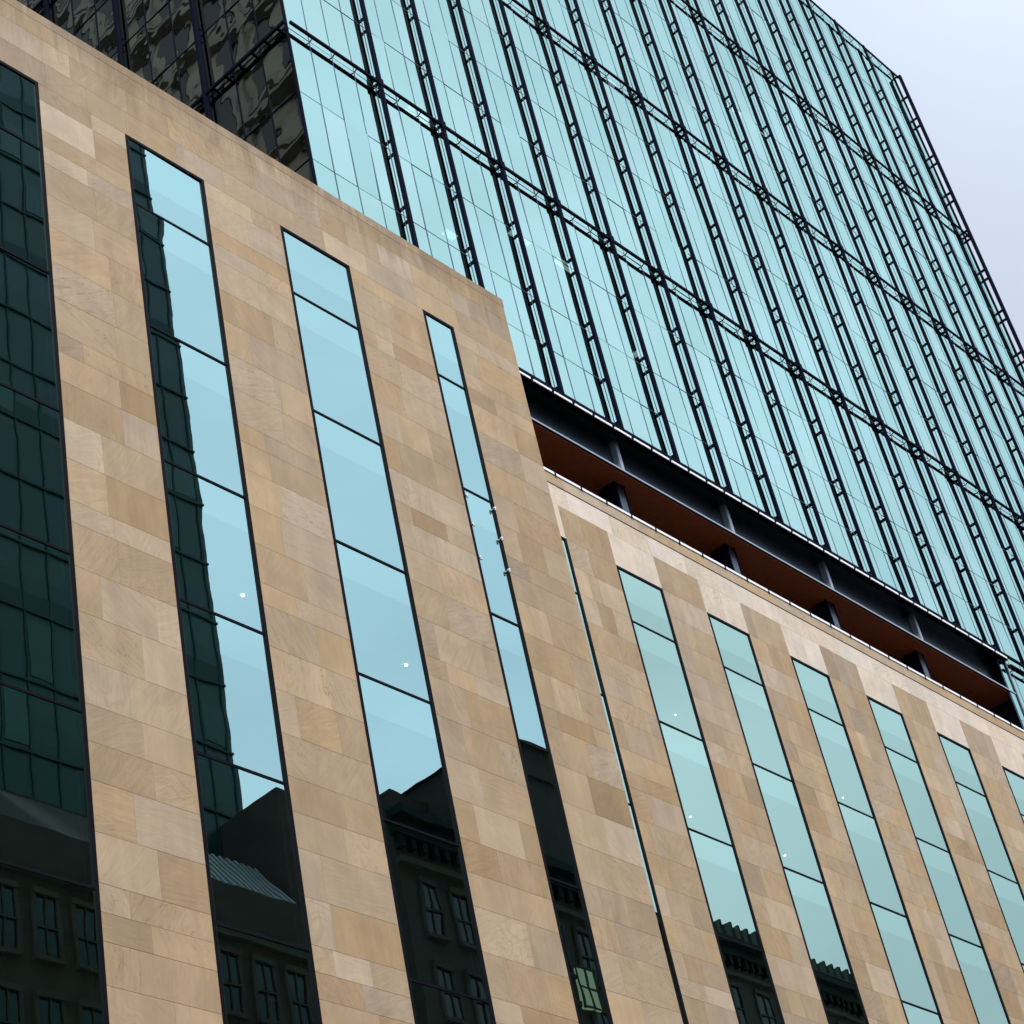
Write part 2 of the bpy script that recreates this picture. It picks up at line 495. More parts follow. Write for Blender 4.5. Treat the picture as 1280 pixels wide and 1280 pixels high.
def window_strip(parent, x0, x1, zs, y, gmat, label, turns=None, fw=0.09, mw=0.06):
    """black framed strip of panes, levels zs from the head down"""
    fr = MB()
    zt, zb = zs[0], zs[-1]
    fr.box(x0, x0 + fw, y - 0.012, y + 0.2, zb, zt)
    fr.box(x1 - fw, x1, y - 0.012, y + 0.2, zb, zt)
    fr.box(x0 + fw, x1 - fw, y - 0.012, y + 0.2, zt - fw, zt)
    for z in zs[1:-1]:
        fr.box(x0 + fw, x1 - fw, y + 0.002, y + 0.14, z - mw / 2, z + mw / 2)
    w = fr.build('window', FRAME, parent)
    w['label'] = label
    bead = MB()
    bead.box(x0 + fw + .002, x0 + fw + 0.016, y + 0.002, y + 0.05, zb, zt - fw)
    bead.build('glazing_bead', STRIP_DIM, w)
    gl = MB()
    for k, (a, b) in enumerate(zip(zs, zs[1:])):
        ax, az = random.gauss(0, 0.0011), random.gauss(0, 0.0014)
        if turns: az = turns[min(k, len(turns) - 1)]
        cut = a - 0.27 * (a - b)
        if k == 0: cut = a - 0.62 * (a - b)
        cx, cz = (x0 + x1) / 2, (a + b) / 2
        def P(x, z): return (x, y + 0.022 + (x - cx) * az + (z - cz) * ax, z)
        xl, xr = x0 + .03, x1 - .03
        gl.quad(P(xl, b + .002), P(xr, b + .002), P(xr, cut), P(xl, cut))
        gl.quad(P(xl, cut), P(xr, cut), P(xr, a - .002), P(xl, a - .002))
    go = gl.build('glass', gmat[0], w)
    go.data.materials.append(gmat[1])
    for q in go.data.polygons: q.material_index = q.index % 2
    return w


STRIP_DIM = plain('dull_glazing_bead', (0.12, 0.12, 0.13), 0.4, 0.5)

# ================================================================== PODIUM A (near, left)
XA1 = 1.5175 * DA
XA0 = 0.30 * DA
A = thing('stone_building', 'tan sandstone block projecting at the left with four tall window strips', 'building', ((XA0 + XA1) / 2, DA, 0))
A_rows = [1.5535, 1.4615, 1.3065, 1.1505, 1.0055, 0.861, 0.7165, 0.572, 0.4275, 0.283, 0.139]
Azs = [zA(r) for r in A_rows]
A_win = [(0.556, 0.6535), (0.756, 0.854), (0.9555, 1.0535), (1.155, 1.2525), (1.3625, 1.411)]
zTop = zA(1.6575)
zCop = zA(1.645)
zHead = Azs[0]
zFoot = Azs[-1]
st = MB()
cs = courses(zHead, zFoot)
piers = []
last = XA0
for a, b in A_win:
    piers.append((last, a * DA)); last = b * DA
piers.append((last, XA1))
for px0, px1 in piers:
    for za, zb in zip(cs, cs[1:]):
        blocks(st, px0, px1, zb, za, DA)
# frieze above the heads: three courses running through
fz = [zCop, zCop - 0.62, zCop - 1.5, zHead]
for za, zb in zip(fz, fz[1:]):
    blocks(st, XA0, XA1, zb, za, DA, lambda: min(0.8, max(0.0, random.gauss(0.33, 0.15))), 0.8, 1.9)
blocks(st, XA0, XA1, 0.14, zFoot, DA)
backing(st, [(XA0, XA1, zHead, zCop), (XA0, XA1, 0.14, zFoot)] + [(a, b, zFoot, zHead) for a, b in piers], DA + 0.012)
# reveals of the openings and the return walls
for a, b in A_win:
    for x in (a * DA, b * DA):
        st.quad((x, DA + 0.013, zFoot), (x, DA + 0.4, zFoot), (x, DA + 0.4, zHead), (x, DA + 0.013, zHead), 0.4, 0.3)
for za, zb in zip(cs, cs[1:]):
    st.box(XA1 - 0.05, XA1 - 0.001, DA + 0.052, DB - 0.02, zb + .003, za - .003, random.uniform(.3, .7), random.random())
st.box(XA1 - 0.05, XA1 - 0.001, DA + 0.052, DB - 0.02, zHead, zCop, 0.45, 0.2)
st.build('wall', STONE_DIRTY, A, attrs=True)
cp = MB()
x = XA0
while x < XA1:
    x2 = min(XA1 + 0.03, x + 1.83)
    if XA1 - x2 < .4: x2 = XA1 + 0.03
    cp.box(x + .003, x2 - .003, DA - 0.003, DA + 0.45, zCop + .002, zTop, random.uniform(0.05, 0.45), random.random())
    if x2 > XA1: break
    x = x2
cp.build('coping', STONE_DIRTY, A, attrs=True)
# lightning conductor along the top edge
lc = MB()
lc.bar((XA0, DA + 0.05, zTop + 0.05), (XA1, DA + 0.05, zTop + 0.05), 0.018, 0.018)
x = XA0
while x < XA1:
    lc.box(x, x + .02, DA + .04, DA + .06, zTop, zTop + .06); x += 1.83
lc.build('roof_cable', METAL, A)
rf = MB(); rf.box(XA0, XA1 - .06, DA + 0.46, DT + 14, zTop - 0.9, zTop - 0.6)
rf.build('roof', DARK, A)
A_labels = ['window strip mostly outside the left edge', 'leftmost dark teal window strip mirroring a glass tower',
            'wide window strip split between dark tower mirror image and pale sky',
            'wide pale blue window strip with dark roof line mirrored low down', 'narrow half width window strip with round steel clips']
for k, (a, b) in enumerate(A_win):
    w = window_strip(A, a * DA, b * DA, Azs, DA, PGLASS, A_labels[k], turns=(0.0095, 0.0052, 0.0014, 0.0018, 0.002, 0.0006, 0.003) if k == 2 else None)
    if k == 4:
        for xr, zr in ((1.3655, 1.296), (1.3655, 1.259), (1.3655, 1.217), (1.4080, 1.298), (1.4080, 1.259), (1.4080, 1.219)):
            c = MB()
            c.disc((xr * DA, DA - 0.06, zA(zr)), 0.042, 0.05)
            c.disc((xr * DA, DA - 0.07, zA(zr) - 0.051), 0.028, 0.05)
            c.box(xr * DA - 0.02, xr * DA + 0.02, DA - 0.06, DA + 0.08, zA(zr) - 0.03, zA(zr) - 0.01)
            c.build('clip', CLIP, w)


def interior(parent, x0, x1, y, ceil_z, back, lamps, d):
    sl = None
    for z in ceil_z:
        s = MB(); s.box(x0, x1, y + 0.3, y + back, z, z + d)
        sl = s.build('floor_slab', SLAB, parent)
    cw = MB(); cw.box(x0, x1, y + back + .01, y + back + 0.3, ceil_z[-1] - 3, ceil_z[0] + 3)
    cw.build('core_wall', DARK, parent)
    for lx, ly, lz in lamps:
        l = MB(); l.disc((lx, ly, lz), random.choice((0.03, 0.045)), 0.03)
        l.build('downlight', LAMP, parent)


def lamp_at(xr, zr, ceil):
    """lamp on the ceiling height that is seen along ratio (xr, zr)"""
    yy = (ceil - EYE) / zr
    return (xr * yy, yy, ceil - 0.005)


ceilA = [z - 1.12 for z in Azs[1:]]
lampsA = [lamp_at(xr, zr, zA(1.1505) - 1.12) for xr, zr in ((1.031, 1.038), (1.224, 1.038))]
interior(A, XA0 + 0.3, XA1 - 0.3, DA, ceilA, 5.2, lampsA, 0.7)

# ================================================================== PODIUM B (set back, right)
XB0, XB1 = 1.30 * DB, 2.95 * DB
B = thing('stone_building', 'tan sandstone block set back at the lower right with pale lintels and coping', 'building', ((XB0 + XB1) / 2, DB, 0))
B_rows = [1.3095, 1.2360, 1.1090, 0.9818, 0.8640, 0.746, 0.628, 0.51, 0.392, 0.274, 0.156]
Bzs = [zB(r) for r in B_rows]
B_win = [(1.609 - 0.162 + .0 + 0.1625 * k - (0.0005 if k else 0), 1.6895 - 0.162 + 0.1625 * k - (0.0015 if not k else 0)) for k in range(0, 9)]
zHead, zFoot = Bzs[0], Bzs[-1]
zBand0, zBand1, zBTop = zB(1.3555), zB(1.3845), zB(1.4)
PALE = lambda: random.uniform(0.9, 1.0)
st = MB()
cs = courses(zHead, zFoot)
piers = []
last = XB0
for a, b in B_win:
    piers.append((last, a * DB)); last = b * DB
piers.append((last, XB1))
for px0, px1 in piers:
    for za, zb in zip(cs, cs[1:]):
        blocks(st, px0, px1, zb, za, DB, lmin=0.5, lmax=1.5)
    blocks(st, px0, px1, zHead, zBand0 - .0, DB, lambda: random.uniform(0.05, 0.6), 0.55, 1.3)
for a, b in B_win:
    blocks(st, a * DB, b * DB, zHead, zBand0, DB, PALE, whole=True)
blocks(st, XB0, XB1, zBand0, zBand1, DB, PALE, 1.4, 2.6)
blocks(st, XB0, XB1, 0.14, zFoot, DB)
backing(st, [(XB0, XB1, zHead, zBand1), (XB0, XB1, 0.14, zFoot)] + [(a, b, zFoot, zHead) for a, b in piers], DB + 0.012)
for a, b in B_win:
    for x in (a * DB, b * DB):
        st.quad((x, DB + 0.013, zFoot), (x, DB + 0.4, zFoot), (x, DB + 0.4, zHead), (x, DB + 0.013, zHead), 0.4, 0.3)
st.build('wall', STONE, B, attrs=True)
cp = MB()
x = XA1 - 1.5
while x < XB1:
    cp.box(x + .003, x + 2.05 - .003, DB - 0.02, DB + 0.5, zBand1 + 0.022, zBTop, random.uniform(0.45, 0.65), random.random())
    x += 2.05
cp.build('coping', STONE, B, attrs=True)
sh = MB(); sh.box(XA1 - 1.5, XB1, DB + 0.003, DB + 0.4, zBand1 + 0.0, zBand1 + 0.021)  # dark strip puts the shadow line under the coping into colour
sh.build('painted_shadow_line', METAL, B)
fl = MB(); tk = MB()
x = 1.534 * DB - 1.37 * 2
while x < XB1:
    fl.box(x + .03, x + 1.37 - .03, DB - 0.05, DB + 0.05, zBTop + 0.01, zBTop + 0.12)
    tk.box(x - .028, x + .028, DB - 0.07, DB + 0.06, zBTop - 0.03, zBTop + 0.165)
    x += 1.37
tk.box(XA1 - 1, XB1, DB - 0.03, DB - 0.0, zBTop + 0.122, zBTop + 0.16)
fl.build('flashing', STRIP, B)
tk.build('flashing_clamps', METAL, B)
rf = MB(); rf.box(XA1 - 2, XB1, DB + 0.06, DT + 14, zBTop - 0.6, zBTop - 0.3)
rf.build('roof', DARK, B)
ords = ['sliver of window strip half hidden behind the projecting corner'] + ['pale green window strip under a white stone lintel'] * 8
for k, (a, b) in enumerate(B_win):
    window_strip(B, a * DB, b * DB, Bzs, DB, BGLASS, ords[k], fw=0.095)
ceilB = [z - 1.15 for z in Bzs[1:]]
lampsB = [lamp_at(xr, zr, zB(br) - 1.15) for xr, zr, br in ((1.646, 1.128, 1.236), (1.622, 0.998, 1.109),
                                                        (1.784, 0.998, 1.109), (1.952, 1.119, 1.236))]
interior(B, XB0 + 1, XB1 - 0.5, DB, ceilB, 5.5, lampsB, 0.6)

# ================================================================== GLASS TOWER
XT0, XT1 = 1.2235 * DT, 3.210 * DT
T = thing('glass_tower', 'tall pale blue glass tower with black ladder fins rising behind the sandstone blocks', 'tower', ((XT0 + XT1) / 2, DT + 8, 0))
PW = 0.03575 * DT
finX = [(1.367 + 0.10725 * i) * DT for i in range(17)]
rail_r = [1.921, 2.361, 2.803, 3.287]
rows = [[1.547, 1.620, 1.701, 1.811, 1.921], [1.921, 2.031, 2.141, 2.251, 2.361], [2.361, 2.4715, 2.582, 2.6925, 2.803],
        [2.803, 2.913, 3.025, 3.141, 3.287, 3.309]]
low_rows = [1.20, 1.31, 1.425, 1.547]
bayX = [XT0] + finX + [XT1]


def bay_cuts(i):
    a, b = bayX[i], bayX[i + 1]
    if i == 0: return [a + PW * k for k in range(4)] + [b]
    if i == 17: return [a, a + PW, a + 2 * PW, a + 3 * PW, b]
    return [a + (b - a) * k / 3 for k in range(4)]


JW, JV = 0.028, 0.05


def glazing(xs, zs, tilt=0.0035):
    """window unit on the street front: joint grid + panes"""
    mg, gl = MB(), MB()
    for x in xs[1:-1]:
        mg.box(x - JV / 2, x + JV / 2, DT + 0.004, DT + 0.06, zs[0], zs[-1])
    mg.box(xs[0] - JV / 2, xs[0] + JV / 2, DT + 0.004, DT + 0.06, zs[0], zs[-1])
    for z in zs[:-1]:
        for xa, xb in zip(xs, xs[1:]):
            mg.box(xa + JV / 2, xb - JV / 2, DT + 0.005, DT + 0.05, z - JW / 2, z + JW / 2)
    for za, zb in zip(zs, zs[1:]):
        for xa, xb in zip(xs, xs[1:]):
            tilt_pane(gl, xa + .002, xb - .002, za + .002, zb - .002, DT + 0.012, random.gauss(0, tilt), random.gauss(0, tilt))
    w = mg.build('window', JOINT, T)
    gl.build('glass', TGLASS, w, attrs=True)
    return w


for i in range(18):
    xs = bay_cuts(i)
    for s in rows:
        glazing(xs, [zT(r) for r in s])
X_END = 2.5665 * DT
for i in range(11, 18):
    xs = bay_cuts(i)
    if i == 11: xs = [X_END + 0.07] + [x for x in xs if x > X_END + 0.3]
    glazing(xs, [zT(r) for r in low_rows])

# --- vertical fins: rail on brackets in front of the glass
DEL, RW = 0.212, 0.147
levels = sorted(set(r for s in rows for r in s if r < 3.3))
br_spots = []
for i, x in enumerate(finX):
    f = MB()
    z0 = zT(1.547) - 0.33 if i < 12 else zT(1.2)
    f.box(x - RW / 2, x + RW / 2, DT - DEL - RW / 2, DT - DEL + RW / 2, z0, zT(3.291))
    fin = f.build('fin', METAL, T)
    for r in levels:
        if r in (1.547,):
            br_spots.append((x, zT(r) + 0.12, fin)); continue
        if r == 3.287:
            br_spots.append((x, zT(3.22), fin)); continue
        if r == 1.620:
            br_spots.append((x, zT(r), fin)); continue
        br_spots.append((x, zT(r) + 0.37, fin)); br_spots.append((x, zT(r) - 0.37, fin))
        if r in rail_r:
            br_spots.append((x, zT(r) + 0.03, fin))
    # node plates where the horizontal rails cross
    if True:
        for r in rail_r[:3]:
            n_ = MB()
            n_.box(x - 0.13, x + 0.13, DT - DEL - RW / 2 - 0.014, DT - DEL - RW / 2, zT(r) - 0.2, zT(r) + 0.2)
            n_.build('node_plate', METAL, fin)


def px(p):
    v = Vector(p) - Vector((0, 0, EYE))
    d = v.dot(fwd)
    return 640 + 2646.8 * v.dot(right) / d, 640 + 2646.8 * v.dot(down) / d, d


def visible(p):
    u, v, d = px(p)
    return -20 < u < 1300 and -20 < v < 1300 and not (p[0] / p[1] < 1.51 and (p[2] - EYE) / p[1] < 1.64)


def stud(mb, x, y0, y1, z):
    mb.box(x - 0.03, x + 0.03, y0, y1, z - 0.07, z + 0.07)


br_spots.sort(key=lambda s: (not visible((s[0], DT, s[1])), px((s[0], DT, s[1]))[2]))
proto = None
for x, z, fin in br_spots[:100]:
    b = MB(); stud(b, x, DT - DEL + RW / 2 + .001, DT - 0.001, z)
    b.build('bracket', METAL, fin)
rest = MB()
for x, z, fin in br_spots[100:]:
    if visible((x, DT, z)): stud(rest, x, DT - DEL + RW / 2 + .001, DT - 0.001, z)
o = rest.build('bracket', METAL, T); o['kind'] = 'stuff'

# --- horizontal rails with slanting struts
st_spots = []
for r in rail_r + [1.547]:
    z = zT(r) - (0.29 if r == 1.547 else 0)
    rl = MB()
    x0 = XT0
    hh = 0.125
    segs = [bayX[k] for k in range(len(bayX))]
    for a, b in zip(segs, segs[1:]):
        if r == 1.547 and b > X_END + 5: continue
        rl.box(a + (RW / 2 + .002 if a > XT0 else -0.02), b - (RW / 2 + .002 if b < XT1 else -0.02), DT - DEL - 0.05, DT - DEL + 0.05, z - hh / 2, z + hh / 2)
    rail = rl.build('rail', METAL, T)
    for i in range(18 if r != 1.547 else 0):
        for x in bay_cuts(i)[1:-1]:
            st_spots.append((x, z, rail))
rl = MB(); z = zT(1.5225)
rl.box(X_END + .05, XT1 + .02, DT - DEL - .05, DT - DEL + .05, z - .04, z + .04)
rail = rl.build('rail', METAL, T)
for i in range(12, 18):
    for x in bay_cuts(i)[1:-1]: st_spots.append((x, z, rail))
def strut(mb, x, z): mb.bar((x, DT - 0.01, z - 0.06), (x, DT - DEL + 0.05, z + 0.0), 0.035, 0.035)
st_spots.sort(key=lambda s: (not visible((s[0], DT, s[1])), px((s[0], DT, s[1]))[2]))
for x, z, rail in st_spots[:100]:
    b = MB(); strut(b, x, z); b.build('strut', METAL, rail)
rest = MB()
for x, z, rail in st_spots[100:]:
    if visible((x, DT, z)): strut(rest, x, z)
o = rest.build('strut', METAL, T); o['kind'] = 'stuff'

# --- right corner: edge mullion, outrigged corner rail, brackets
ce = MB()
ce.box(XT1 - 0.06, XT1 + 0.06, DT - 0.05, DT + 0.1, zT(1.2), zT(3.309))
ce.build('edge_mullion', METAL, T)
cr_ = MB()
CX, CY = XT1 + 0.06, DT - 0.37
cr_.box(CX - 0.10, CX + 0.10, CY - 0.095, CY + 0.095, zT(1.2), zT(3.285))
for r in levels[1:] + [1.31, 1.425]:
    for dz in ((-.37, .37) if r not in (3.287, 1.62) else (0,)):
        zz = zT(r if r != 3.287 else 3.22) + dz
        cr_.box(CX - .04, CX + .04, CY + .096, DT - .051, zz - .08, zz + .08)
for r in rail_r:
    cr_.box(CX - .04, CX + .04, CY + .096, DT - .051, zT(r) - .06, zT(r) + .06)
    cr_.box(CX - .1, CX + .03, CY + .097, CY + .2, zT(r) - .2, zT(r) - .061)
cr_.build('corner_fin', METAL, T)

# --- left return face (looks towards -X)
YL = [DT + 0.1335 / 3 * DT * k for k in range(0, 16)]
finY = [DT + v * DT for v in (0.1335, 0.2665, 0.397, 0.529)]
def glazing_left(ys, zs):
    mg, gl = MB(), MB()
    X = XT0
    for y in ys[1:-1]:
        mg.box(X - 0.015, X + 0.06, y - 0.022, y + 0.022, zs[0], zs[-1])
    for z in zs[:-1]:
        for ya, yb in zip(ys, ys[1:]):
            mg.box(X - 0.012, X + 0.05, ya + .022, yb - .022, z - 0.024, z + 0.024)
    for za, zb in zip(zs, zs[1:]):
        for ya, yb in zip(ys, ys[1:]):
            cy, cz = (ya + yb) / 2, (za + zb) / 2
            ty, tz = random.gauss(0, .006), random.gauss(0, .006)
            P = lambda y, z: (X + 0.012 + (y - cy) * ty + (z - cz) * tz * .4, y, z)
            gl.quad(P(yb - .002, za), P(ya + .002, za), P(ya + .002, zb), P(yb - .002, zb))
    w = mg.build('window', METAL, T)
    gl.build('glass', SGLASS, w)


SGLASS = glass('tower_side_glass', (0.42, 0.46, 0.41), (0.12, 0.15, 0.14), 0.85, 0.012, 0.55)
yb = [DT] + finY
for ya, y2 in zip(yb, yb[1:]):
    ys = [ya + (y2 - ya) * k / 3 for k in range(4)]
    ys[0] += 0.05
    for s in rows[:3]:
        glazing_left(ys, [zT(r) for r in s])
lc_ = MB(); lc_.box(XT0 - 0.05, XT0 + 0.055, DT - 0.03, DT + 0.05, zT(1.4), zT(3.29))
lc_.build('edge_mullion', METAL, T)
for y in finY:
    f = MB()
    f.box(XT0 - DEL - RW / 2, XT0 - DEL + RW / 2, y - RW / 2, y + RW / 2, zT(1.4), zT(3.29))
    for r in levels:
        for dz in (-.37, .37):
            f.box(XT0 - DEL + RW / 2, XT0 - .001, y - .03, y + .03, zT(r) + dz - .07, zT(r) + dz + .07)
    f.box(XT0 - 0.06, XT0 + .05, y - .03, y + .03, zT(1.4), zT(3.29))
    f.build('fin', METAL, T)
for r in rail_r[:3]:
    f = MB()
    f.box(XT0 - DEL - 0.05, XT0 - DEL + 0.05, DT - 0.1, finY[-1], zT(r) - .06, zT(r) + .06)
    y = DT + .3
    while y < finY[-1]:
        f.box(XT0 - DEL + .05, XT0 - .001, y - .05, y + .05, zT(r) - .05, zT(r) + .05); y += 0.7118 * 1.0
    f.build('rail', METAL, T)

# --- rest of the shell and the floors inside
sw = MB(); sw.box(XT1 - 0.02, XT1 + 0.02, DT + 0.11, DT + 22, zT(1.2), zT(3.287))
sw.build('side_wall', TGLASS, T)
rf = MB(); rf.box(XT0 + 0.1, XT1 - 0.1, DT + 0.12, DT + 22, zT(3.265), zT(3.283))
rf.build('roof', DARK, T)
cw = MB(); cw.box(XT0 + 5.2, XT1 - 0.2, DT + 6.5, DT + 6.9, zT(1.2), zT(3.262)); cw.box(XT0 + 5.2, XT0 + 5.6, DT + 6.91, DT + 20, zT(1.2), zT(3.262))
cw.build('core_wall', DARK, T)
for r in levels[1:-1]:
    s = MB(); s.box(XT0 + .2, XT1 - .2, DT + 0.25, DT + 6.49, zT(r) - 0.75, zT(r) - 0.05)
    sl = s.build('floor_slab', SLAB, T)
    for _ in range(4):
        x = random.uniform(XT0 + 1, XT0 + 45)
        y = DT + random.uniform(1.0, 3.2)
        l = MB(); l.box(x, x + random.choice((.3, .6, 1.2)), y, y + .3, zT(r) - 0.79, zT(r) - 0.751)
        l.build('office_light', OFFICE, sl)

# --- girder, soffit and columns of the open slot
zSill, zDash, zG1, zG0 = zT(1.5455), zT(1.5405), zT(1.5315), zT(1.4735)
XG0 = XA1 - 3
sl_ = MB(); sl_.box(XG0, X_END, DT - 0.07, DT + 0.1, zG1 + .004, zSill)
sl_.box(XG0, X_END - .2, DT - .299, DT - .071, zT(1.547) - .65, zT(1.547) - .40)
sl_.build('sill', METAL, T)
ds = MB()
x = 1.52 * DT - 4 * PW + 0.1
while x < X_END - .3:
    ds.box(x + .09, min(x + PW - .09, X_END - .2), DT - 0.335, DT - 0.30, zT(1.547) - .635, zT(1.547) - .535)
    x += PW
ds.build('sill_panels', STRIP, T)
gr = MB()
gr.box(XG0, X_END - .08, DT - 0.02, DT + 0.85, zG1 - 0.07, zG1 + .003)          # top flange
gr.box(XG0, X_END - .08, DT + 0.42, DT + 0.47, zG0 + 0.07, zG1 - 0.07)         # web
gr.box(XG0, X_END - .08, DT + 0.0, DT + 0.85, zG0, zG0 + 0.06)                 # bottom flange
gd = gr.build('girder', STEEL, T)
eg = MB(); eg.box(XG0, X_END - .08, DT - 0.02, DT - 0.001, zG0 + 0.012, zG0 + 0.09)
eg.build('skylit_flange_edge', EDGE, gd)  # pale strip; sky catching the flange edge is put into its colour
for i in (1, 3, 5, 7, 9):
    x = finX[i]
    s = MB(); s.box(x - 0.09, x + 0.09, DT + 0.18, DT + 0.419, zG0 + 0.061, zG1 - 0.071)
    s.box(x - 0.13, x - 0.0905, DT + 0.165, DT + 0.419, zG0 + 0.061, zG1 - 0.071)
    sf = s.build('stiffener', EDGE, gd)
    c = MB()
    c.box(x - 0.30, x - 0.24, DT + 0.52, DT + 1.3, zBTop - 0.3, zG0 - 0.03)      # flange towards the viewer's left
    c.box(x + 0.24, x + 0.30, DT + 0.52, DT + 1.3, zBTop - 0.3, zG0 - 0.03)
    c.box(x - 0.239, x + 0.239, DT + 0.86, DT + 0.92, zBTop - 0.3, zG0 - 0.03)
    cl = c.build('column', METAL, T)
    e = MB(); e.box(x - 0.2, x + 0.2, DT + 0.54, DT + 0.6, zBTop - 0.3, zG0 - 0.03)
    e.build('cover_plate', STEEL, cl)
sf = MB()
y = DT + 0.86
while y < DT + 7:
    x = XG0
    while x < X_END - .08:
        x2 = min(X_END - .08, x + 3.4)
        sf.box(x + .004, x2 - .004, y + .006, y + .234, zG0 - 0.01 + random.uniform(0, .004), zG0 + 0.05); x = x2
    y += .24
sf.box(XG0, X_END - .08, DT + 0.06, DT + 0.859, zG0 - 0.045, zG0 - 0.012)
sf.build('soffit', WOOD, T)
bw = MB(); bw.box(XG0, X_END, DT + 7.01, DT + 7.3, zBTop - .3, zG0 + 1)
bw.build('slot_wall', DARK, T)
ew = MB(); ew.box(X_END - 0.07, X_END + 0.06, DT - 0.03, DT + 7, zBTop - .8, zG1 + .2)
ew.build('end_wall', STEEL, T)
ee = MB(); ee.box(X_END - 0.03, X_END + 0.05, DT - 0.06, DT - 0.031, zBTop - .8, zG1 + .1)
ee.build('corner_trim', EDGE, T)

# ================================================================== ACROSS THE STREET (seen as mirror images in the glass)
TEAL = plain('teal_curtain_wall', (0.020, 0.074, 0.077), 0.35, 0, 0.7, 0.12)
TEALD = plain('dark_teal_frame', (0.014, 0.052, 0.056), 0.6)
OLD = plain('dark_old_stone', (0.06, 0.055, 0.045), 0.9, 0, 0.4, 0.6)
OLDT = plain('old_stone_trim', (0.07, 0.07, 0.06), 0.9, 0, 0.3, 1)
OGL = plain('old_window_glass', (0.012, 0.016, 0.02), 0.15)
COPPER = plain('dark_copper_cornice', (0.012, 0.026, 0.024), 0.8, spec=0.2)
RIB = plain('skylight_rib', (0.34, 0.38, 0.4), 0.5)
BUFF = plain('buff_limestone', (0.42, 0.38, 0.30), 0.9, 0, 0.3, 0.4)
BUFFD = plain('grey_limestone_trim', (0.30, 0.28, 0.24), 0.9, 0, 0.3, 0.7)

# teal office tower
YT1 = -11.0
VT1 = 2 * DA - YT1
X1 = 1.001 * VT1
OT = thing('office_tower', 'dark teal glass office tower mirrored in the leftmost window strips', 'tower', (X1 - 8.75, YT1 - 12, 0))
b = MB(); b.box(X1 - 17.5, X1, YT1 - 25, YT1, 0, 101); b.build('curtain_wall', TEAL, OT)
g_ = MB()
x = X1 - 0.3
while x > X1 - 17:
    g_.box(x - .05, x + .05, YT1 + .001, YT1 + .06, 0, 101); x -= 1.5
z = 2.0
k = 0
while z < 101:
    g_.box(X1 - 17.5, X1, YT1 + .001, YT1 + (.10), z - .06, z + .06)
    if k % 3 == 0: g_.box(X1 - 17.5, X1 - .02, YT1 + .001, YT1 + .03, z + .12, z + 1.1)
    z += 3.9; k += 1
g_.build('mullion_grid', TEALD, OT)
# glimpses of brighter panes
bp_ = MB()
for q_ in random.sample(range(11 * 15), 24):
    x = X1 - 0.3 - 1.5 * (1 + q_ % 11); z = 2.0 + 3.9 * (10 + q_ // 11)
    bp_.box(x + .1, x + 1.4, YT1 + .001, YT1 + .042, z + .3, z + random.choice((1.4, 2.4, 3.4)))
bp_.build('light_pane', plain('pale_teal_pane', (0.035, 0.11, 0.11), 0.4), OT)


def old_block(label, x0, x1, y, h, win_w, pitch, floor, trim, zwin=12, back=16, corn=True, crest=False):
    o = thing('old_building', label, 'building', ((x0 + x1) / 2, y - back / 2, 0))
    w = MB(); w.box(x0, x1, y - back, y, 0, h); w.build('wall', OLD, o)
    n = 0
    zt = h - 3.2
    while zt > zwin and n < 90:
        x = x0 + pitch * 0.6
        while x + win_w < x1 and n < 90:
            f = MB()
            f.box(x - .18, x + win_w + .18, y + .002, y + .18, zt, zt + .25)
            f.box(x - .18, x + win_w + .18, y + .002, y + .25, zt - floor * .62 - .2, zt - floor * .62)
            f.box(x - .18, x, y + .002, y + .12, zt - floor * .62, zt); f.box(x + win_w, x + win_w + .18, y + .002, y + .12, zt - floor * .62, zt)
            cx_ = x + win_w / 2
            f.box(cx_ - .03, cx_ + .03, y + .032, y + .09, zt - floor * .62 + .01, zt - .01)
            f.box(x + .01, x + win_w - .01, y + .091, y + .12, zt - floor * .33, zt - floor * .33 + .08)
            ww = f.build('window', trim, o)
            gq = MB(); gq.box(x + .001, x + win_w - .001, y + .001, y + .03, zt - floor * .62 + .001, zt - .001)
            gq.build('pane', OGL, ww)
            n += 1; x += pitch
        zt -= floor
    sc_ = MB()
    for zz in (h - 2.5, h - 2.5 - 2 * floor, h - 2.5 - 4 * floor): sc_.box(x0 - .1, x1 + .1, y + .001, y + .32, zz, zz + .3)
    sc_.build('string_course', trim, o)
    if corn:
        c = MB()
        c.box(x0 - .3, x1 + .3, y, y + .5, h - 1.1, h - .5); c.box(x0 - .6, x1 + .6, y, y + .95, h - .49, h)
        x = x0
        while x < x1:
            c.box(x, x + .3, y + .001, y + .4, h - 1.7, h - 1.11); x += .8
        if crest:
            x = x0
            while x < x1:
                c.box(x, x + .42, y + .3, y + .8, h + .001, h + .85); c.box(x + .1, x + .32, y + .35, y + .75, h + .851, h + 1.25); x += .95
        c.build('cornice', COPPER, o)
    return o


YO = -6.0
VA, VB = 2 * DA - YO, 2 * DB - YO
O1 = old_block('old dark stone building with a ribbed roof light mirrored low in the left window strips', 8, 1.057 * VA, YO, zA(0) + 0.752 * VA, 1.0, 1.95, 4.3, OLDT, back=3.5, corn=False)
h1 = EYE + 0.752 * VA
r_ = MB()
xa, xb = 0.955 * VA, 1.045 * VA
n_r = 13
for i in range(n_r):
    x = xa + (xb - xa) * i / (n_r - 1)
    r_.bar((x, YO - .1, h1 + .05), (x, YO - 2.2, h1 + 2.9), .16, .12)
r_.build('roof_light_ribs', RIB, O1)
r_ = MB(); r_.quad((8, YO - .15, h1), (xb, YO - .15, h1), (xb, YO - 2.3, h1 + 2.9), (8, YO - 2.3, h1 + 2.9))
r_.box(8, xb, YO - 3.6, YO - 2.31, h1, h1 + 3.0)
r_.build('attic', OLD, O1)
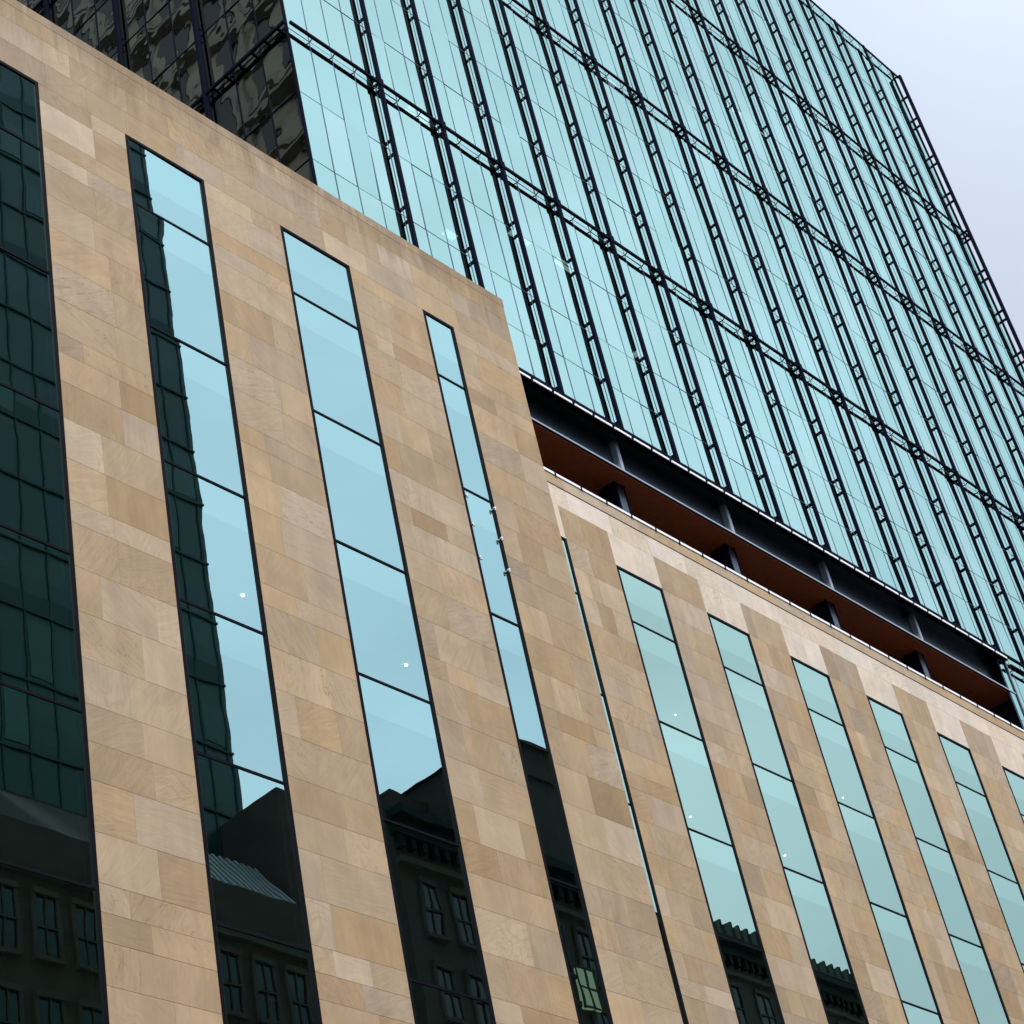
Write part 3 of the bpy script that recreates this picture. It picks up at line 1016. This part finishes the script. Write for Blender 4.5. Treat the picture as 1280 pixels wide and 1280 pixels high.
r_ = MB(); r_.box(1.058 * VA, 1.12 * VA, YO - 7.2, YO - 1.0, 0, EYE + 0.853 * (VA + 1))
r_.build('stair_tower', OLD, O1)
tk_ = MB()
for cx_, cr2, zh in ((0.765 * VA, 1.5, 0.775 * VA),):
    tk_.disc((cx_, YO - 2.6, EYE + zh + 3.2), cr2, 4.5, 18)
tk_.build('roof_tank', OLD, O1)
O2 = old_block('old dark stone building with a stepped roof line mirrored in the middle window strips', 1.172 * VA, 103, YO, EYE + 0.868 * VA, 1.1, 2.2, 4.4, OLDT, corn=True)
r_ = MB()
r_.box(1.262 * VA, 1.3445 * VA, YO - 5.6, YO - .61, EYE + .868 * VA + .01, EYE + 0.928 * (VA + .6))
r_.box(1.215 * VA, 1.2615 * VA, YO - 5.0, YO - 2.2, EYE + .868 * VA + .01, EYE + 0.892 * (VA + 2.2))
r_.box(1.345 * VA, 1.44 * VA, YO - 9, YO - .6, EYE + .868 * VA + .01, EYE + 0.998 * (VA + .6))
r_.box(1.342 * VA, 1.443 * VA, YO - 9, YO - .3, EYE + 0.9981 * (VA + .6), EYE + 1.004 * (VA + .3))
r_.box(1.344 * VA, 1.441 * VA, YO - .599, YO - .45, EYE + 0.965 * (VA + .6), EYE + 0.975 * (VA + .6))
r_.build('penthouse', OLD, O2)
lw_ = emit('lit_window_glow', (0.55, 0.6, 0.42), 0.42)
for xr, z0r, z1r in ((1.3785, 0.736, 0.773), (1.373, 0.615, 0.66)):
    q = MB(); q.box(xr * VA - .55, xr * VA + .75, YO + .05, YO + .3, EYE + z0r * VA, EYE + z1r * VA)
    lo_ = q.build('lit_window', lw_, O2)
    q = MB(); za_, zb_ = EYE + z0r * VA, EYE + z1r * VA
    for xx in (-.62, .07, .76): q.box(xr * VA + xx - .06, xr * VA + xx + .06, YO + .301, YO + .36, za_ - .1, zb_ + .1)
    for zz in (za_ - .05, (za_ + zb_) / 2, zb_ + .05): q.box(xr * VA - .56, xr * VA + .70, YO + .361, YO + .4, zz - .06, zz + .06)
    q.build('sash', OLD, lo_)
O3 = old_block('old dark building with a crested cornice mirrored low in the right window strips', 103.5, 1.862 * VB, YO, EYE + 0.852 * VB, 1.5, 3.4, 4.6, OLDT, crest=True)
O4 = thing('stone_tower', 'tall buff limestone tower with many windows mirrored in the dark side of the glass tower', 'tower', (2, 70, 0))
w = MB(); w.box(-14, 16, 42, 110, 0, 150); w.build('wall', BUFF, O4)
tr_ = MB()
z = 48
while z < 150:
    tr_.box(16.001, 16.5, 42, 110, z, z + .45); tr_.box(16.001, 16.25, 42, 110, z + 1.2, z + 1.5); z += 4.6
y = 43
while y < 110:
    tr_.box(16.001, 16.35, y, y + .5, 48.5, 150); y += 6.0
tr_.build('moulding', BUFFD, O4)
n = 0
wins = []
for r in range(2, 22):
    for c_ in range(18):
        wins.append((43.9 + c_ * 3.0, 49.8 + 4.6 * r))
wins.sort(key=lambda p: abs(p[0] - 62) + abs(p[1] - 105) * .8)
def owin(mb, y, z): mb.box(16.002, 16.12, y, y + 1.35, z, z + 2.5)
for y, z in wins[:99]:
    q = MB(); owin(q, y, z); q.build('window', OGL, O4)
q = MB()
for y, z in wins[99:]: owin(q, y, z)
o = q.build('window', OGL, O4); o['kind'] = 'stuff'
